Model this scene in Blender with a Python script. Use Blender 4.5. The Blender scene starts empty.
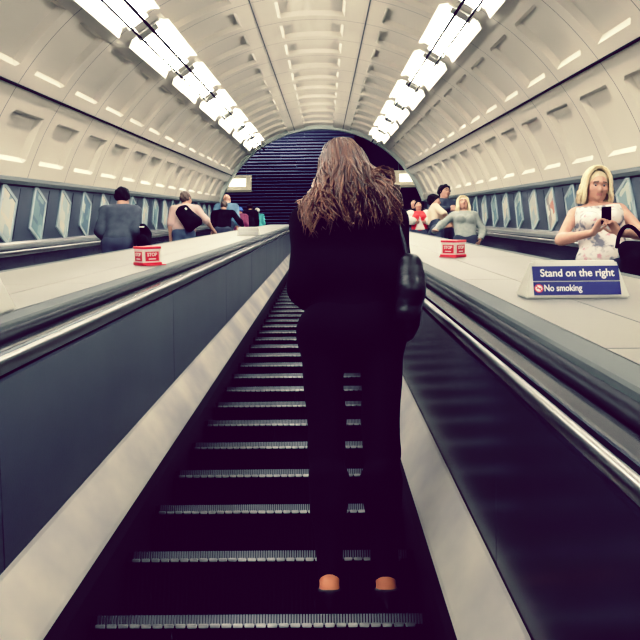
import bpy, bmesh, math, random
import numpy as np
from mathutils import Vector, Matrix
random.seed(7)
RNG = np.random.default_rng(11)
scn = bpy.context.scene
COL = scn.collection
SI, CO = 0.5, math.cos(math.radians(30))
CX = -0.205                      # centre line of the shaft
PITCH = 2.5                      # distance between neighbouring escalators

def P(u, s, w):
    """shaft coordinates (across, along the slope, square to the slope) -> world"""
    return (u, s*CO - w*SI, s*SI + w*CO)

# ------------------------------------------------------------------ materials
def mat(name, col, rough=0.5, metal=0.0, spec=0.5, emit=None, estr=0.0, noise=None, bump=None, coat=0.0):
    m = bpy.data.materials.new(name); m.use_nodes = True
    nt = m.node_tree; b = nt.nodes['Principled BSDF']
    b.inputs['Base Color'].default_value = (*col, 1)
    b.inputs['Roughness'].default_value = rough
    b.inputs['Metallic'].default_value = metal
    b.inputs['Specular IOR Level'].default_value = spec
    b.inputs['Coat Weight'].default_value = coat
    if emit:
        b.inputs['Emission Color'].default_value = (*emit, 1)
        b.inputs['Emission Strength'].default_value = estr
    tc = nt.nodes.new('ShaderNodeTexCoord')
    if noise:                                   # (scale vec, colour 2, detail)
        mp = nt.nodes.new('ShaderNodeMapping'); mp.inputs['Scale'].default_value = noise[0]
        if len(noise) > 3:                      # turn into the slope first, then stretch
            mp.vector_type = 'TEXTURE'; mp.inputs['Rotation'].default_value = noise[3]
            mp.inputs['Scale'].default_value = [1/v for v in noise[0]]
        nt.links.new(tc.outputs['Object'], mp.inputs['Vector'])
        n = nt.nodes.new('ShaderNodeTexNoise'); n.inputs['Scale'].default_value = 1.0
        n.inputs['Detail'].default_value = noise[2]
        nt.links.new(mp.outputs['Vector'], n.inputs['Vector'])
        r = nt.nodes.new('ShaderNodeValToRGB')
        r.color_ramp.elements[0].position = .35; r.color_ramp.elements[1].position = .65
        r.color_ramp.elements[0].color = (*col, 1); r.color_ramp.elements[1].color = (*noise[1], 1)
        nt.links.new(n.outputs['Fac'], r.inputs['Fac'])
        nt.links.new(r.outputs['Color'], b.inputs['Base Color'])
    if bump:                                    # (scale vec, strength, distance)
        mp2 = nt.nodes.new('ShaderNodeMapping'); mp2.inputs['Scale'].default_value = bump[0]
        if len(bump) > 3: mp2.inputs['Rotation'].default_value = bump[3]
        nt.links.new(tc.outputs['Object'], mp2.inputs['Vector'])
        n2 = nt.nodes.new('ShaderNodeTexNoise'); n2.inputs['Scale'].default_value = 1.0
        n2.inputs['Detail'].default_value = 3
        nt.links.new(mp2.outputs['Vector'], n2.inputs['Vector'])
        bp = nt.nodes.new('ShaderNodeBump'); bp.inputs['Strength'].default_value = bump[1]
        bp.inputs['Distance'].default_value = bump[2]
        nt.links.new(n2.outputs['Fac'], bp.inputs['Height'])
        nt.links.new(bp.outputs['Normal'], b.inputs['Normal'])
    return m

SL = (math.radians(30), 0, 0)    # texture frame turned with the slope
M = {}
M['vault']   = mat('cream_vault', (.62, .575, .495), .5, noise=((.6, .25, .6), (.555, .515, .45), 3))
M['joint']   = mat('dark_joint', (.06, .05, .05), .8)
M['rim']     = mat('grey_green_rim', (.42, .46, .42), .5)
M['steel']   = mat('brushed_steel', (.50, .50, .50), .30, 1, noise=((9, .4, 9), (.42, .42, .43), 4, SL))
M['skirt']   = mat('shadow_blotched_skirting', (1.0, .96, .88), .34, .20, noise=((2.2, 1.5, 2.2), (.62, .59, .60), 4, SL))  # dark blotches paint in the shadow and reflection bands
M['ledge']   = mat('deck_edge_steel', (.10, .107, .105), .55, .0, spec=.05, noise=((9, .4, 9), (.082, .09, .09), 4, SL))
M['panel']   = mat('blue_grey_panel', (.135, .152, .182), .36, .5, noise=((1.6, 1.1, 1.6), (.100, .112, .142), 6, SL), bump=((160, 160, 160), .15, .002))  # lighter lit-side copy of the balustrade panel, light put into the colour
M['dark']    = mat('near_black', (.005, .004, .006), .7, spec=.3)
M['rubber']  = mat('black_handrail_rubber', (.006, .005, .007), .5, spec=.25)
M['step']    = mat('dark_step_metal', (.0035, .003, .004), .7, spec=.2)
M['nosing']  = mat('worn_step_edge', (.95, .95, .95), .4, .15, noise=((14, 30, 30), (.40, .40, .42), 3))
M['deck']    = mat('beige_deck_laminate', (.20, .195, .175), .42, spec=.25, noise=((.9, .5, .9), (.175, .172, .158), 3))
M['seam']    = mat('deck_seam', (.10, .09, .07), .8)
M['wall']    = mat('blue_grey_cladding', (.055, .063, .085), .38, .5, noise=((2, 2, 2), (.038, .045, .064), 4))
M['frame']   = mat('poster_frame_metal', (.30, .36, .38), .4, .5)
M['hall']    = mat('dark_hall', (.010, .006, .014), .9)
M['slat']    = mat('dark_slat', (.055, .056, .078), .5, .2)
M['cable']   = mat('black_cable', (.004, .003, .004), .9, spec=.1)
M['tube']    = mat('lit_tube', (1, 1, 1), .5, emit=(1, .97, .90), estr=76)
M['pan']     = mat('white_light_pan', (.85, .84, .78), .45)
M['bracket'] = mat('grey_bracket', (.30, .29, .27), .5, .4)
M['red']     = mat('red_plastic', (.55, .022, .03), .4)
M['white']   = mat('white_plastic', (.72, .70, .66), .45)
M['offwhite']= mat('grey_white_sign_case', (.55, .55, .50), .45)
M['blue']    = mat('deep_blue_sign', (.008, .008, .10), .45, spec=.25)
M['letter']  = mat('white_lettering', (.80, .80, .78), .5)
M['boxlit']  = mat('lit_sign_window', (1, 1, .95), .5, emit=(1, .96, .86), estr=2.6)
M['skin']    = mat('skin', (.48, .25, .17), .5, noise=((25, 25, 25), (.43, .22, .14), 3))
M['skin2']   = mat('pale_skin', (.53, .29, .21), .5, noise=((25, 25, 25), (.47, .25, .18), 3))
M['lip']     = mat('lip', (.46, .19, .16), .45)
M['brow']    = mat('brow', (.10, .06, .04), .8)
M['eyew']    = mat('eye_white', (.42, .38, .35), .35)
M['iris']    = mat('iris', (.03, .025, .03), .2)
M['blackcl'] = mat('black_cloth', (.004, .003, .0045), .9, spec=.1, bump=((60, 60, 60), .3, .004))
M['blackcl2']= mat('black_trouser_cloth', (.004, .003, .0045), .85, spec=.1)
M['leather'] = mat('black_shiny_leather', (.008, .008, .010), .40, spec=.35, bump=((22, 22, 22), .6, .01))
M['shoe']    = mat('black_shoe', (.012, .010, .012), .35)
M['navy']    = mat('navy_cloth', (.022, .026, .045), .85)
M['jean']    = mat('blue_jean', (.06, .08, .13), .85)
M['greysw']  = mat('blue_grey_sweater', (.060, .066, .082), .9, spec=.2, noise=((16, 16, 16), (.046, .051, .065), 4), bump=((90, 90, 90), .4, .004))
M['pink']    = mat('pale_pink_cotton', (.50, .35, .32), .9)
M['bluesh']  = mat('blue_shirt', (.08, .14, .22), .85)
M['maroon']  = mat('maroon_cloth', (.13, .02, .055), .85)
M['teal']    = mat('teal_cloth', (.06, .27, .28), .8)
M['redcl']   = mat('red_cloth', (.62, .03, .03), .75)
M['whitecl'] = mat('white_cloth', (.66, .64, .60), .8)
M['cream']   = mat('cream_cloth', (.68, .53, .40), .85)
M['greytop'] = mat('pale_grey_knit', (.30, .32, .30), .9, noise=((18, 18, 18), (.25, .275, .26), 4))
M['print']   = mat('white_floral_print', (.74, .70, .66), .8, noise=((16, 16, 16), (.74, .70, .66), 3))
nt = M['print'].node_tree                        # blotchy grey and pink flowers on white
_r = [n for n in nt.nodes if n.type == 'VALTORGB'][0]
_r.color_ramp.elements[0].position = .36; _r.color_ramp.elements[0].color = (.16, .16, .20, 1)
_r.color_ramp.elements[1].position = .48; _r.color_ramp.elements[1].color = (.76, .72, .68, 1)
_e = _r.color_ramp.elements.new(.62); _e.color = (.76, .72, .68, 1)
_e = _r.color_ramp.elements.new(.70); _e.color = (.60, .30, .34, 1)

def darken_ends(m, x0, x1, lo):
    """base colour gets darker towards both ends of the step edge"""
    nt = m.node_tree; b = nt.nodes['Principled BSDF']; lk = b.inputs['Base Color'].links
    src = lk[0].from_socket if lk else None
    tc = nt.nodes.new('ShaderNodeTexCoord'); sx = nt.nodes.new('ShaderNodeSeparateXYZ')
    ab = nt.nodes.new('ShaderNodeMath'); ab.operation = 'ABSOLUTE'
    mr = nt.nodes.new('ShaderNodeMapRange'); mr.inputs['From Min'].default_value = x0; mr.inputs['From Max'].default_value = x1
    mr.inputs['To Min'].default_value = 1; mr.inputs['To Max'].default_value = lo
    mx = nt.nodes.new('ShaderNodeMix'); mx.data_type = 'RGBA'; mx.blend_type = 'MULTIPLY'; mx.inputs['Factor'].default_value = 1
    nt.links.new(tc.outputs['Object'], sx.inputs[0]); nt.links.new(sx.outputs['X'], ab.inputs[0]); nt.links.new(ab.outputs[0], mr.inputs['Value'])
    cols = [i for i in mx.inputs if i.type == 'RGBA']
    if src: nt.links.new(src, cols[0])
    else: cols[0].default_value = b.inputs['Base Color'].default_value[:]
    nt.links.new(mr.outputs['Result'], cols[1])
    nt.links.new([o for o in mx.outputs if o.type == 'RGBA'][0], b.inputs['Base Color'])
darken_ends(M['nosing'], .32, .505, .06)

def hair_mat(name, c1, c2, rough=.42):
    m = mat(name, c1, rough)
    nt = m.node_tree; b = nt.nodes['Principled BSDF']
    a = nt.nodes.new('ShaderNodeAttribute'); a.attribute_name = 'tone'
    r = nt.nodes.new('ShaderNodeValToRGB')
    r.color_ramp.elements[0].color = (*c1, 1); r.color_ramp.elements[1].color = (*c2, 1)
    nt.links.new(a.outputs['Fac'], r.inputs['Fac']); nt.links.new(r.outputs['Color'], b.inputs['Base Color'])
    return m
M['hair_br'] = hair_mat('long_brown_hair', (.020, .010, .008), (.25, .112, .066))
M['hair_bl'] = hair_mat('blonde_hair', (.70, .55, .30), (.95, .86, .64))
M['hair_dk'] = mat('dark_hair', (.008, .006, .006), .85, spec=.15, bump=((70, 70, 20), .8, .01))
M['hair_md'] = mat('short_brown_hair', (.075, .045, .032), .7, bump=((70, 70, 20), .8, .01))
M['hair_wh'] = mat('white_hair', (.55, .52, .48), .7)
M['hair_bb'] = mat('ash_blonde_hair', (.55, .45, .30), .6, bump=((60, 60, 15), .8, .01))

def poster_mat(name, hues):
    m = mat(name, (.4, .4, .4), .25)
    nt = m.node_tree; b = nt.nodes['Principled BSDF']
    tc = nt.nodes.new('ShaderNodeTexCoord'); oi = nt.nodes.new('ShaderNodeObjectInfo')
    ad = nt.nodes.new('ShaderNodeVectorMath'); ad.operation = 'ADD'
    sc = nt.nodes.new('ShaderNodeVectorMath'); sc.operation = 'SCALE'; sc.inputs['Scale'].default_value = 9
    nt.links.new(oi.outputs['Location'], sc.inputs[0])
    nt.links.new(tc.outputs['Object'], ad.inputs[0]); nt.links.new(sc.outputs['Vector'], ad.inputs[1])
    v = nt.nodes.new('ShaderNodeTexVoronoi'); v.inputs['Scale'].default_value = 5
    v.distance = 'CHEBYCHEV'
    nt.links.new(ad.outputs['Vector'], v.inputs['Vector'])
    sp = nt.nodes.new('ShaderNodeSeparateColor'); nt.links.new(v.outputs['Color'], sp.inputs['Color'])
    r = nt.nodes.new('ShaderNodeValToRGB'); r.color_ramp.interpolation = 'CONSTANT'
    els = r.color_ramp.elements
    els[0].color = (*hues[0], 1); els[1].position = .35; els[1].color = (*hues[1], 1)
    for q, h in enumerate(hues[2:]):
        e = els.new(.55 + .15*q); e.color = (*h, 1)
    nt.links.new(sp.outputs['Red'], r.inputs['Fac']); nt.links.new(r.outputs['Color'], b.inputs['Base Color'])
    return m
M['poster_a'] = poster_mat('teal_poster', [(.16, .24, .26), (.22, .30, .31), (.40, .44, .40), (.12, .17, .21)])
M['poster_b'] = poster_mat('pale_poster', [(.34, .40, .40), (.44, .46, .42), (.22, .28, .30), (.50, .47, .40)])
M['poster_c'] = poster_mat('warm_poster', [(.55, .50, .42), (.50, .24, .18), (.62, .58, .50), (.30, .28, .26)])

# ------------------------------------------------------------------ mesh helpers
def link(name, me, parent=None):
    o = bpy.data.objects.new(name, me); COL.objects.link(o)
    if parent: o.parent = parent
    return o

def mesh_obj(name, verts, faces, mats, parent=None, smooth=False, mi=None):
    me = bpy.data.meshes.new(name)
    me.from_pydata([tuple(v) for v in verts], [], faces)
    for m in (mats if isinstance(mats, (list, tuple)) else [mats]): me.materials.append(m)
    if mi is not None: me.polygons.foreach_set('material_index', np.array(mi, dtype=np.int32))
    if smooth: me.polygons.foreach_set('use_smooth', [True]*len(me.polygons))
    me.update()
    return link(name, me, parent)

def from_bm(name, bm, mats, parent=None, smooth=False):
    bmesh.ops.recalc_face_normals(bm, faces=bm.faces[:])
    me = bpy.data.meshes.new(name); bm.to_mesh(me); bm.free()
    for m in (mats if isinstance(mats, (list, tuple)) else [mats]): me.materials.append(m)
    if smooth: me.polygons.foreach_set('use_smooth', [True]*len(me.polygons))
    return link(name, me, parent)

def empty(name, loc=(0, 0, 0), rot=(0, 0, 0)):
    o = bpy.data.objects.new(name, None); COL.objects.link(o)
    o.location = loc; o.rotation_euler = rot; o.empty_display_size = .1
    return o

def tag(o, label=None, cat=None, group=None, kind=None):
    if label: o['label'] = label
    if cat: o['category'] = cat
    if group: o['group'] = group
    if kind: o['kind'] = kind
    return o

def add_box(bm, c, d, bev=0.0, mi=0, rot=None):
    r = bmesh.ops.create_cube(bm, size=1.0)
    vs = r['verts']
    for v in vs: v.co = Vector((v.co.x*d[0], v.co.y*d[1], v.co.z*d[2]))
    fs = set(f for v in vs for f in v.link_faces)
    if bev > 0:
        es = list(set(e for v in vs for e in v.link_edges))
        rr = bmesh.ops.bevel(bm, geom=es, offset=bev, segments=2, affect='EDGES', profile=.5)
        vs = list(set(v for f in rr['faces'] for v in f.verts) | set(v for v in vs if v.is_valid))
        fs = set(f for v in vs for f in v.link_faces)
    for v in vs:
        co = v.co.copy()
        if rot: co = rot @ co
        v.co = co + Vector(c)
    for f in fs: f.material_index = mi
    return vs

def extrude_profile(name, prof, s0, s1, m, parent=None, smooth=False, closed=False, nseg=1, flip=False):
    """prof: list of (u, w); swept along the slope from s0 to s1"""
    n = len(prof); V = []; F = []
    for k in range(nseg+1):
        s = s0 + (s1-s0)*k/nseg
        V += [P(u, s, w) for u, w in prof]
    for k in range(nseg):
        for i in range(n if closed else n-1):
            j = (i+1) % n
            q = (k*n+i, k*n+j, (k+1)*n+j, (k+1)*n+i)
            F.append(q[::-1] if flip else q)
    if closed:
        F.append(tuple(range(n))); F.append(tuple(nseg*n+i for i in range(n))[::-1])
    o = mesh_obj(name, V, F, m, parent, smooth)
    if closed:
        bm = bmesh.new(); bm.from_mesh(o.data); bmesh.ops.recalc_face_normals(bm, faces=bm.faces[:]); bm.to_mesh(o.data); bm.free()
    return o

def slope_box(name, u0, u1, s0, s1, w0, w1, m, parent=None):
    return extrude_profile(name, [(u0, w0), (u1, w0), (u1, w1), (u0, w1)], s0, s1, m, parent, closed=True)

def tube(path, rad, nseg=8, caps=True):
    """verts, faces of a tube through the points of path; rad a number or a list"""
    pts = [Vector(p) for p in path]; n = len(pts)
    V = []; F = []
    up = Vector((0, 0, 1))
    prev = None
    for i, p in enumerate(pts):
        t = (pts[min(i+1, n-1)] - pts[max(i-1, 0)]).normalized()
        if prev is None:
            a = t.cross(up)
            if a.length < 1e-3: a = t.cross(Vector((1, 0, 0)))
        else:
            a = prev - t*prev.dot(t)
        a.normalize(); prev = a
        b = t.cross(a)
        r = rad[i] if isinstance(rad, (list, tuple)) else rad
        for k in range(nseg):
            an = 2*math.pi*k/nseg
            V.append(p + a*math.cos(an)*r + b*math.sin(an)*r)
    for i in range(n-1):
        for k in range(nseg):
            k2 = (k+1) % nseg
            F.append((i*nseg+k, i*nseg+k2, (i+1)*nseg+k2, (i+1)*nseg+k))
    if caps:
        F.append(tuple(range(nseg))[::-1]); F.append(tuple((n-1)*nseg+k for k in range(nseg)))
    return V, F

def tube_obj(name, path, rad, m, parent=None, nseg=8):
    V, F = tube(path, rad, nseg)
    return mesh_obj(name, V, F, m, parent, True)

def text_part(name, txt, size, m, parent, loc, rot, width=None, extrude=.0008, bold=0.0):
    cu = bpy.data.curves.new(name, 'FONT'); cu.body = txt; cu.size = size
    cu.align_x = 'LEFT'; cu.extrude = extrude; cu.offset = bold
    t = bpy.data.objects.new('tmp_text', cu); COL.objects.link(t)
    bpy.context.view_layer.update()
    me = bpy.data.meshes.new_from_object(t.evaluated_get(bpy.context.evaluated_depsgraph_get()))
    bpy.data.objects.remove(t); bpy.data.curves.remove(cu)
    me.materials.clear(); me.materials.append(m)
    xs = [v.co.x for v in me.vertices]
    if width:
        k = width/(max(xs)-min(xs)); x0 = min(xs)
        for v in me.vertices: v.co.x = (v.co.x-x0)*k
    me.name = name
    o = link(name, me, parent); o.location = loc; o.rotation_euler = rot
    return o

# ------------------------------------------------------------------ the shaft: vault, walls, floor
S_A, S_B = -9.995, 28.855        # 27 rings of 1.45 m
RING = 1.45
R_V, W_V = 3.9, -.82
CV = CX + .10                    # the vault sits a little right of the middle escalator
def vault():
    D = 0.065
    rows = [(-70.3, -54.8, -67.4, -58.8), (-54.8, -35.2, -52.2, -40.8), (-35.2, -13.6, -30.6, -17.2), (-13.6, 11.6, -8.6, 6.5),
            (11.6, 32.5, 15.2, 28.2), (32.5, 51.6, 38.2, 49.2), (51.6, 70.3, 55.6, 67.4)]
    th = []; ft = []
    for a, b, c, d in rows:
        e = .55
        for t_, f_ in ((a, 0), (c-e*.15, 0), (c+e, 1)): th.append(t_); ft.append(f_)
        n = 7
        for i in range(1, n): th.append(c+e+(d-c-2*e)*i/n); ft.append(1)
        for t_, f_ in ((d-e, 1), (d+e*.15, 0)): th.append(t_); ft.append(f_)
    th.append(70.3); ft.append(0)
    ss = []; fs = []; js = []
    nr = round((S_B-S_A)/RING)
    for k in range(nr):
        s = S_A + k*RING
        for d_, f_ in ((.006, 0), (.24, 0), (.315, 1), (1.135, 1), (1.21, 0), (1.444, 0)):
            ss.append(s+d_); fs.append(f_)
    V = []; F = []; MI = []
    nt_ = len(th)
    for s, f_ in zip(ss, fs):
        for t_, g_ in zip(th, ft):
            r = R_V + D*f_*g_
            a = math.radians(t_)
            V.append(P(CV + r*math.sin(a), s, W_V + r*math.cos(a)))
    for i in range(len(ss)-1):
        j = 1 if (i % 6 == 5) else 0
        for q in range(nt_-1):
            F.append((i*nt_+q, i*nt_+q+1, (i+1)*nt_+q+1, (i+1)*nt_+q)); MI.append(j)
    return V, F, MI
V, F, MI = vault()
o = mesh_obj('ceiling', V, F, [M['vault'], M['joint']], None, False, MI)
tag(o, 'cream barrel vault of recessed panels over the escalators', kind='structure')

def arc(r, a0, a1, n):
    return [(CV + r*math.sin(math.radians(a0+(a1-a0)*i/n)), W_V + r*math.cos(math.radians(a0+(a1-a0)*i/n))) for i in range(n+1)]
# end collar of the vault
inner = arc(3.83, -70.6, 70.6, 48); outer = arc(4.06, 70.6, -70.6, 48)
o = extrude_profile('trim_1', inner+outer, S_B, S_B+.32, M['rim'], closed=True)
tag(o, 'grey-green rim at the upper end of the vault', kind='structure')
# dark seams along the crown
for q, a in enumerate((-13.6, 11.6)):
    o = extrude_profile('trim_%d' % (q+2), arc(3.892, a-.16, a+.16, 2), S_A, S_B, M['joint'])
    tag(o, 'dark seam running along the crown of the vault', kind='structure')

XW = 3.7                          # half width of the shaft at the wall
for side, sg in (('left', -1), ('right', 1)):
    u = CV + sg*XW
    o = extrude_profile('wall_'+side, [(u, -.42), (u, .50), (u+sg*.05, .50), (u+sg*.05, -.42)], -9.9, S_B+.3, M['wall'], closed=True)
    tag(o, 'blue-grey clad side wall below the vault, hung with small slanting posters', kind='structure')
    pr = [(u-sg*.002, .395), (u-sg*.055, .41), (u-sg*.075, .455), (u-sg*.06, .50), (u+sg*.02, .515)]
    o = extrude_profile('trim_%d' % (4 if sg < 0 else 5), pr, -9.9, S_B, M['ledge'])
    tag(o, 'grey metal cornice between side wall and vault', kind='structure')
    pr = [(u-sg*.002, -.285), (u-sg*.03, -.29), (u-sg*.04, -.33), (u-sg*.04, -.40)]
    o = extrude_profile('trim_%d' % (6 if sg < 0 else 7), pr, -9.9, S_B, M['steel'])
    tag(o, 'bright metal strip along the foot of the side wall', kind='structure')
    # plumb joints of the cladding, standing upright between the posters
    k = 0; bm = bmesh.new()
    while True:
        sj = 4.65 + 1.06*k; k += 1
        if sj > 27.5: break
        c = P(u - sg*.002, sj, .055)
        add_box(bm, c, (.006, .010, .72))
    o = from_bm('trim_%d' % (8 if sg < 0 else 9), bm, M['dark'])
    tag(o, 'dark upright joints in the side wall cladding', kind='structure')

slab = slope_box('floor', CX-3.75, CX+3.75, -9.9, 28.2, -1.95, -1.75, M['hall'])  # unseen slab, added under the escalators to keep light from leaking
tag(slab, 'unseen dark slab added beneath the escalators to block light', kind='structure')

# upper hall
YT = 28.2*CO + 1.6*SI
ZT = None
def wbox(name, x0, x1, y0, y1, z0, z1, m, label):
    bm = bmesh.new(); add_box(bm, ((x0+x1)/2, (y0+y1)/2, (z0+z1)/2), (x1-x0, y1-y0, z1-z0))
    o = from_bm(name, bm, m); tag(o, label, kind='structure'); return o
zl = P(0, 28.2, -1.18)[2]
wbox('floor_landing', -7, 7, 24.4, 37, zl-.25, zl, M['hall'], 'dark landing floor above the escalators')
wbox('wall_back', -7, 7, 35.6, 35.8, zl, zl+13.5, M['hall'], 'black far wall of the upper hall')
wbox('wall_hall_left', -7.2, -7, 24.4, 35.8, zl-2, zl+13.5, M['hall'], 'black side wall of the upper hall')
wbox('wall_hall_right', 7, 7.2, 24.4, 35.8, zl-2, zl+13.5, M['hall'], 'black side wall of the upper hall')
wbox('ceiling_hall', -7.2, 7.2, 22, 35.8, zl+13.5, zl+13.7, M['hall'], 'black ceiling of the upper hall')
# wall of dark horizontal slats on the left half of the hall
bm = bmesh.new()
z = zl + .1; q = 0
rs = random.Random(5)
while z < zl + 13.2:
    x = -6.6
    while x < 1.55:
        L = rs.choice((1.2, 1.6, 2.0)); x1 = min(x+L, 1.6)
        dz = rs.uniform(-.008, .008); dy = rs.uniform(-.012, .012)
        add_box(bm, ((x+x1)/2, 34.6+dy, z+.045+dz), (x1-x-.03, .09, .085), rot=Matrix.Rotation(math.radians(-38), 3, 'X'))
        x = x1
    z += .185; q += 1
add_box(bm, (-2.5, 34.75, zl+6.6), (8.2, .04, 13.2))
o = from_bm('wall_slatted', bm, M['slat'])
tag(o, 'dark wall of thin horizontal slats beyond the top of the escalators', kind='structure')
# ------------------------------------------------------------------ escalators
S0, PS = 2.272, .4/CO             # first visible step edge and pitch of the steps along the slope
W_N = -1.193                       # plane of the step edges, middle escalator
W_SIDE = -1.08
def step_meshes():
    bm = bmesh.new()
    # tread slab with cleats and a ribbed, slightly hollow riser
    add_box(bm, (0, .2, -.018), (1.02, .392, .034))
    n = 64
    for i in range(n):
        x = -.505 + 1.01*(i+.5)/n
        add_box(bm, (x, .21, .003), (.007, .37, .008))
    R = []
    for q in range(7):
        t = q/6
        R.append((.012 + .03*math.sin(t*math.pi*.5), -.03 - .20*t))
    V = []
    nx = 128
    grid = []
    for q, (y, z) in enumerate(R):
        row = []
        for i in range(nx+1):
            x = -.51 + 1.02*i/nx
            row.append(bm.verts.new((x, y + (.006 if (i//1) % 2 else 0), z)))
        grid.append(row)
    for q in range(6):
        for i in range(nx):
            bm.faces.new((grid[q][i], grid[q][i+1], grid[q+1][i+1], grid[q+1][i]))
    me = bpy.data.meshes.new('step')
    bm.to_mesh(me); bm.free(); me.materials.append(M['step'])
    bm = bmesh.new()
    n = int(.984/.0086)
    for i in range(n):
        x = -.492 + .0086*(i+.5)
        add_box(bm, (x, -.001, -.013), (.0052, .010, .030), mi=1)
    n = int(.984/.0344)
    for i in range(n):
        x = -.492 + .0344*(i+.5) - .0043
        add_box(bm, (x, -.005, -.030), (.0285, .014, .013), bev=.003)
    add_box(bm, (0, .006, -.018), (1.0, .006, .040), mi=2)
    me2 = bpy.data.meshes.new('nosing'); bm.to_mesh(me2); bm.free()
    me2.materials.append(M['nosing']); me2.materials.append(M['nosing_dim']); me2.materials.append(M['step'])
    return me, me2
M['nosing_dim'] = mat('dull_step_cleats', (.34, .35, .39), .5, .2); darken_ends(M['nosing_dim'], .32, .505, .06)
ME_STEP, ME_NOSE = step_meshes()

def escalator(c, wn, label, group, steps, nosing, panel_m, panel_from=2.0, outer=0):
    root = tag(empty('escalator', P(c, 0, wn)), label, 'escalator', group)
    loc = Vector(root.location)
    def fix(o):
        o.parent = root; o.matrix_parent_inverse = Matrix.Translation(-loc); return o
    dw = wn - W_N
    for sg in (-1, 1):
        def pr(pts): return [(c + sg*h, v) for h, v in pts]
        a, b = -4.4, 27.6
        fix(extrude_profile('skirt_panel', pr([(.522, -1.50+dw), (.522, -1.13+dw), (.534, -1.084+dw)]), a, b, M['dark']))
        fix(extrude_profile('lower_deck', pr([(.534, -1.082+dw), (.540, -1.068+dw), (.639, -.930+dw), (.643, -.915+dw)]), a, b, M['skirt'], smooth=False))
        s = panel_from - 3*2.4
        while s < b:
            e = min(s+2.394, b)
            if e > a:
                pts = [(.646, -.925+dw), (.652, -.93+dw), (.640, -.412), (.634, -.407), (.638, -.407)]
                fix(extrude_profile('balustrade_panel', pr([(.662, -.93+dw), (.646, -.928+dw), (.636, -.420), (.655, -.415)]), max(s, a), e, panel_m[(sg+1)//2], closed=True))
            s += 2.4
        fix(extrude_profile('joint_strip', pr([(.66, -.94+dw), (.655, -.90+dw), (.648, -.41), (.644, -.404)]), a, b, M['dark']))
        mo = [(.636, -.404), (.629, -.398), (.615, -.382), (.606, -.366), (.603, -.356), (.606, -.348), (.614, -.345), (.622, -.349), (.627, -.358)]
        fix(extrude_profile('moulding', pr(mo), a, b, M['steel'], smooth=True))
        fix(extrude_profile('shelf', pr([(.626, -.356), (.628, -.372), (.637, -.374), (.640, -.347), (.644, -.345), (.692, -.345), (.695, -.38)]), a, b, M['shelf']))
        hr = []
        for q in range(14):
            an = 2*math.pi*q/14
            hr.append((.723 + .026*math.copysign(abs(math.cos(an))**.8, math.cos(an)), -.342 + .021*math.copysign(abs(math.sin(an))**.8, math.sin(an))))
        fix(extrude_profile('handrail', pr(hr), a, b, M['rubber'], smooth=True, closed=True))
        ed = [(.752, -.40), (.753, -.335), (.755, -.318), (.762, -.311), (.836, -.308), (.838, -.33)]
        fix(extrude_profile('deck_edge', pr(ed), a, b, M['ledge']))
        fix(extrude_profile('rail_trough', pr([(.690, -.385), (.755, -.385)]), a, b, M['dark']))
        if outer == sg:
            fix(extrude_profile('outer_deck', pr([(.838, -.31), (1.055 if sg < 0 else 1.255, -.31)]), a, b, M['deck']))
    for k in steps:
        st = link('step', ME_STEP, root)
        p = Vector(P(c, S0 + k*PS, wn))
        st.location = p - loc
        if nosing:
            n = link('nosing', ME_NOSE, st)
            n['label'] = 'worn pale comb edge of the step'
    return root
M['shelf'] = mat('polished_steel_shelf', (.20, .21, .235), .10, .9)
M['panel_r'] = mat('shaded_balustrade_panel', (.050, .050, .066), .20, .35, noise=((4, 3, 4), (.038, .038, .052), 4, SL))  # shaded copy of the balustrade panel, dark reflection put into the colour
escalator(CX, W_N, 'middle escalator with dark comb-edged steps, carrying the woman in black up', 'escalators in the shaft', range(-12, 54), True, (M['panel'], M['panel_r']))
escalator(CX-PITCH, W_SIDE, 'left escalator, its riders seen from behind, below the left wall of posters', 'escalators in the shaft', range(10, 55), False, (M['panel_r'], M['panel_r']), outer=-1)
escalator(CX+PITCH, W_SIDE, 'right escalator, carrying the riders who face down towards us', 'escalators in the shaft', range(4, 55), False, (M['panel_r'], M['panel_r']), outer=1)

# the flat decks between the escalators, laid in panels
def deck(sg, label):
    ua, ub = CX + sg*.840, CX + sg*(PITCH-.840)
    um = CX + sg*1.085
    root = tag(empty('escalator_deck', P((ua+ub)/2, 0, -.33)), label, 'deck', 'decks between the escalators')
    loc = Vector(root.location)
    for a, b, off in ((ua, um, 0), (um, ub, 0)):
        s = 1.80 - 3*1.95 - off
        lo, hi = min(a, b)+.0025, max(a, b)-.0025
        while s < 27.5:
            o = slope_box('deck_panel', lo, hi, s+.003, min(s+1.947, 27.6), -.332, -.308, M['deck'], root)
            o.matrix_parent_inverse = Matrix.Translation(-loc)
            s += 1.95
    o = slope_box('base_board', min(ua, ub), max(ua, ub), -4.0, 27.6, -.36, -.334, M['seam'], root)
    o.matrix_parent_inverse = Matrix.Translation(-loc)
deck(-1, 'long beige deck left of the middle escalator, with red and white stop box on it')
deck(1, 'long beige deck right of the middle escalator, with the blue notice standing on it')

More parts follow.
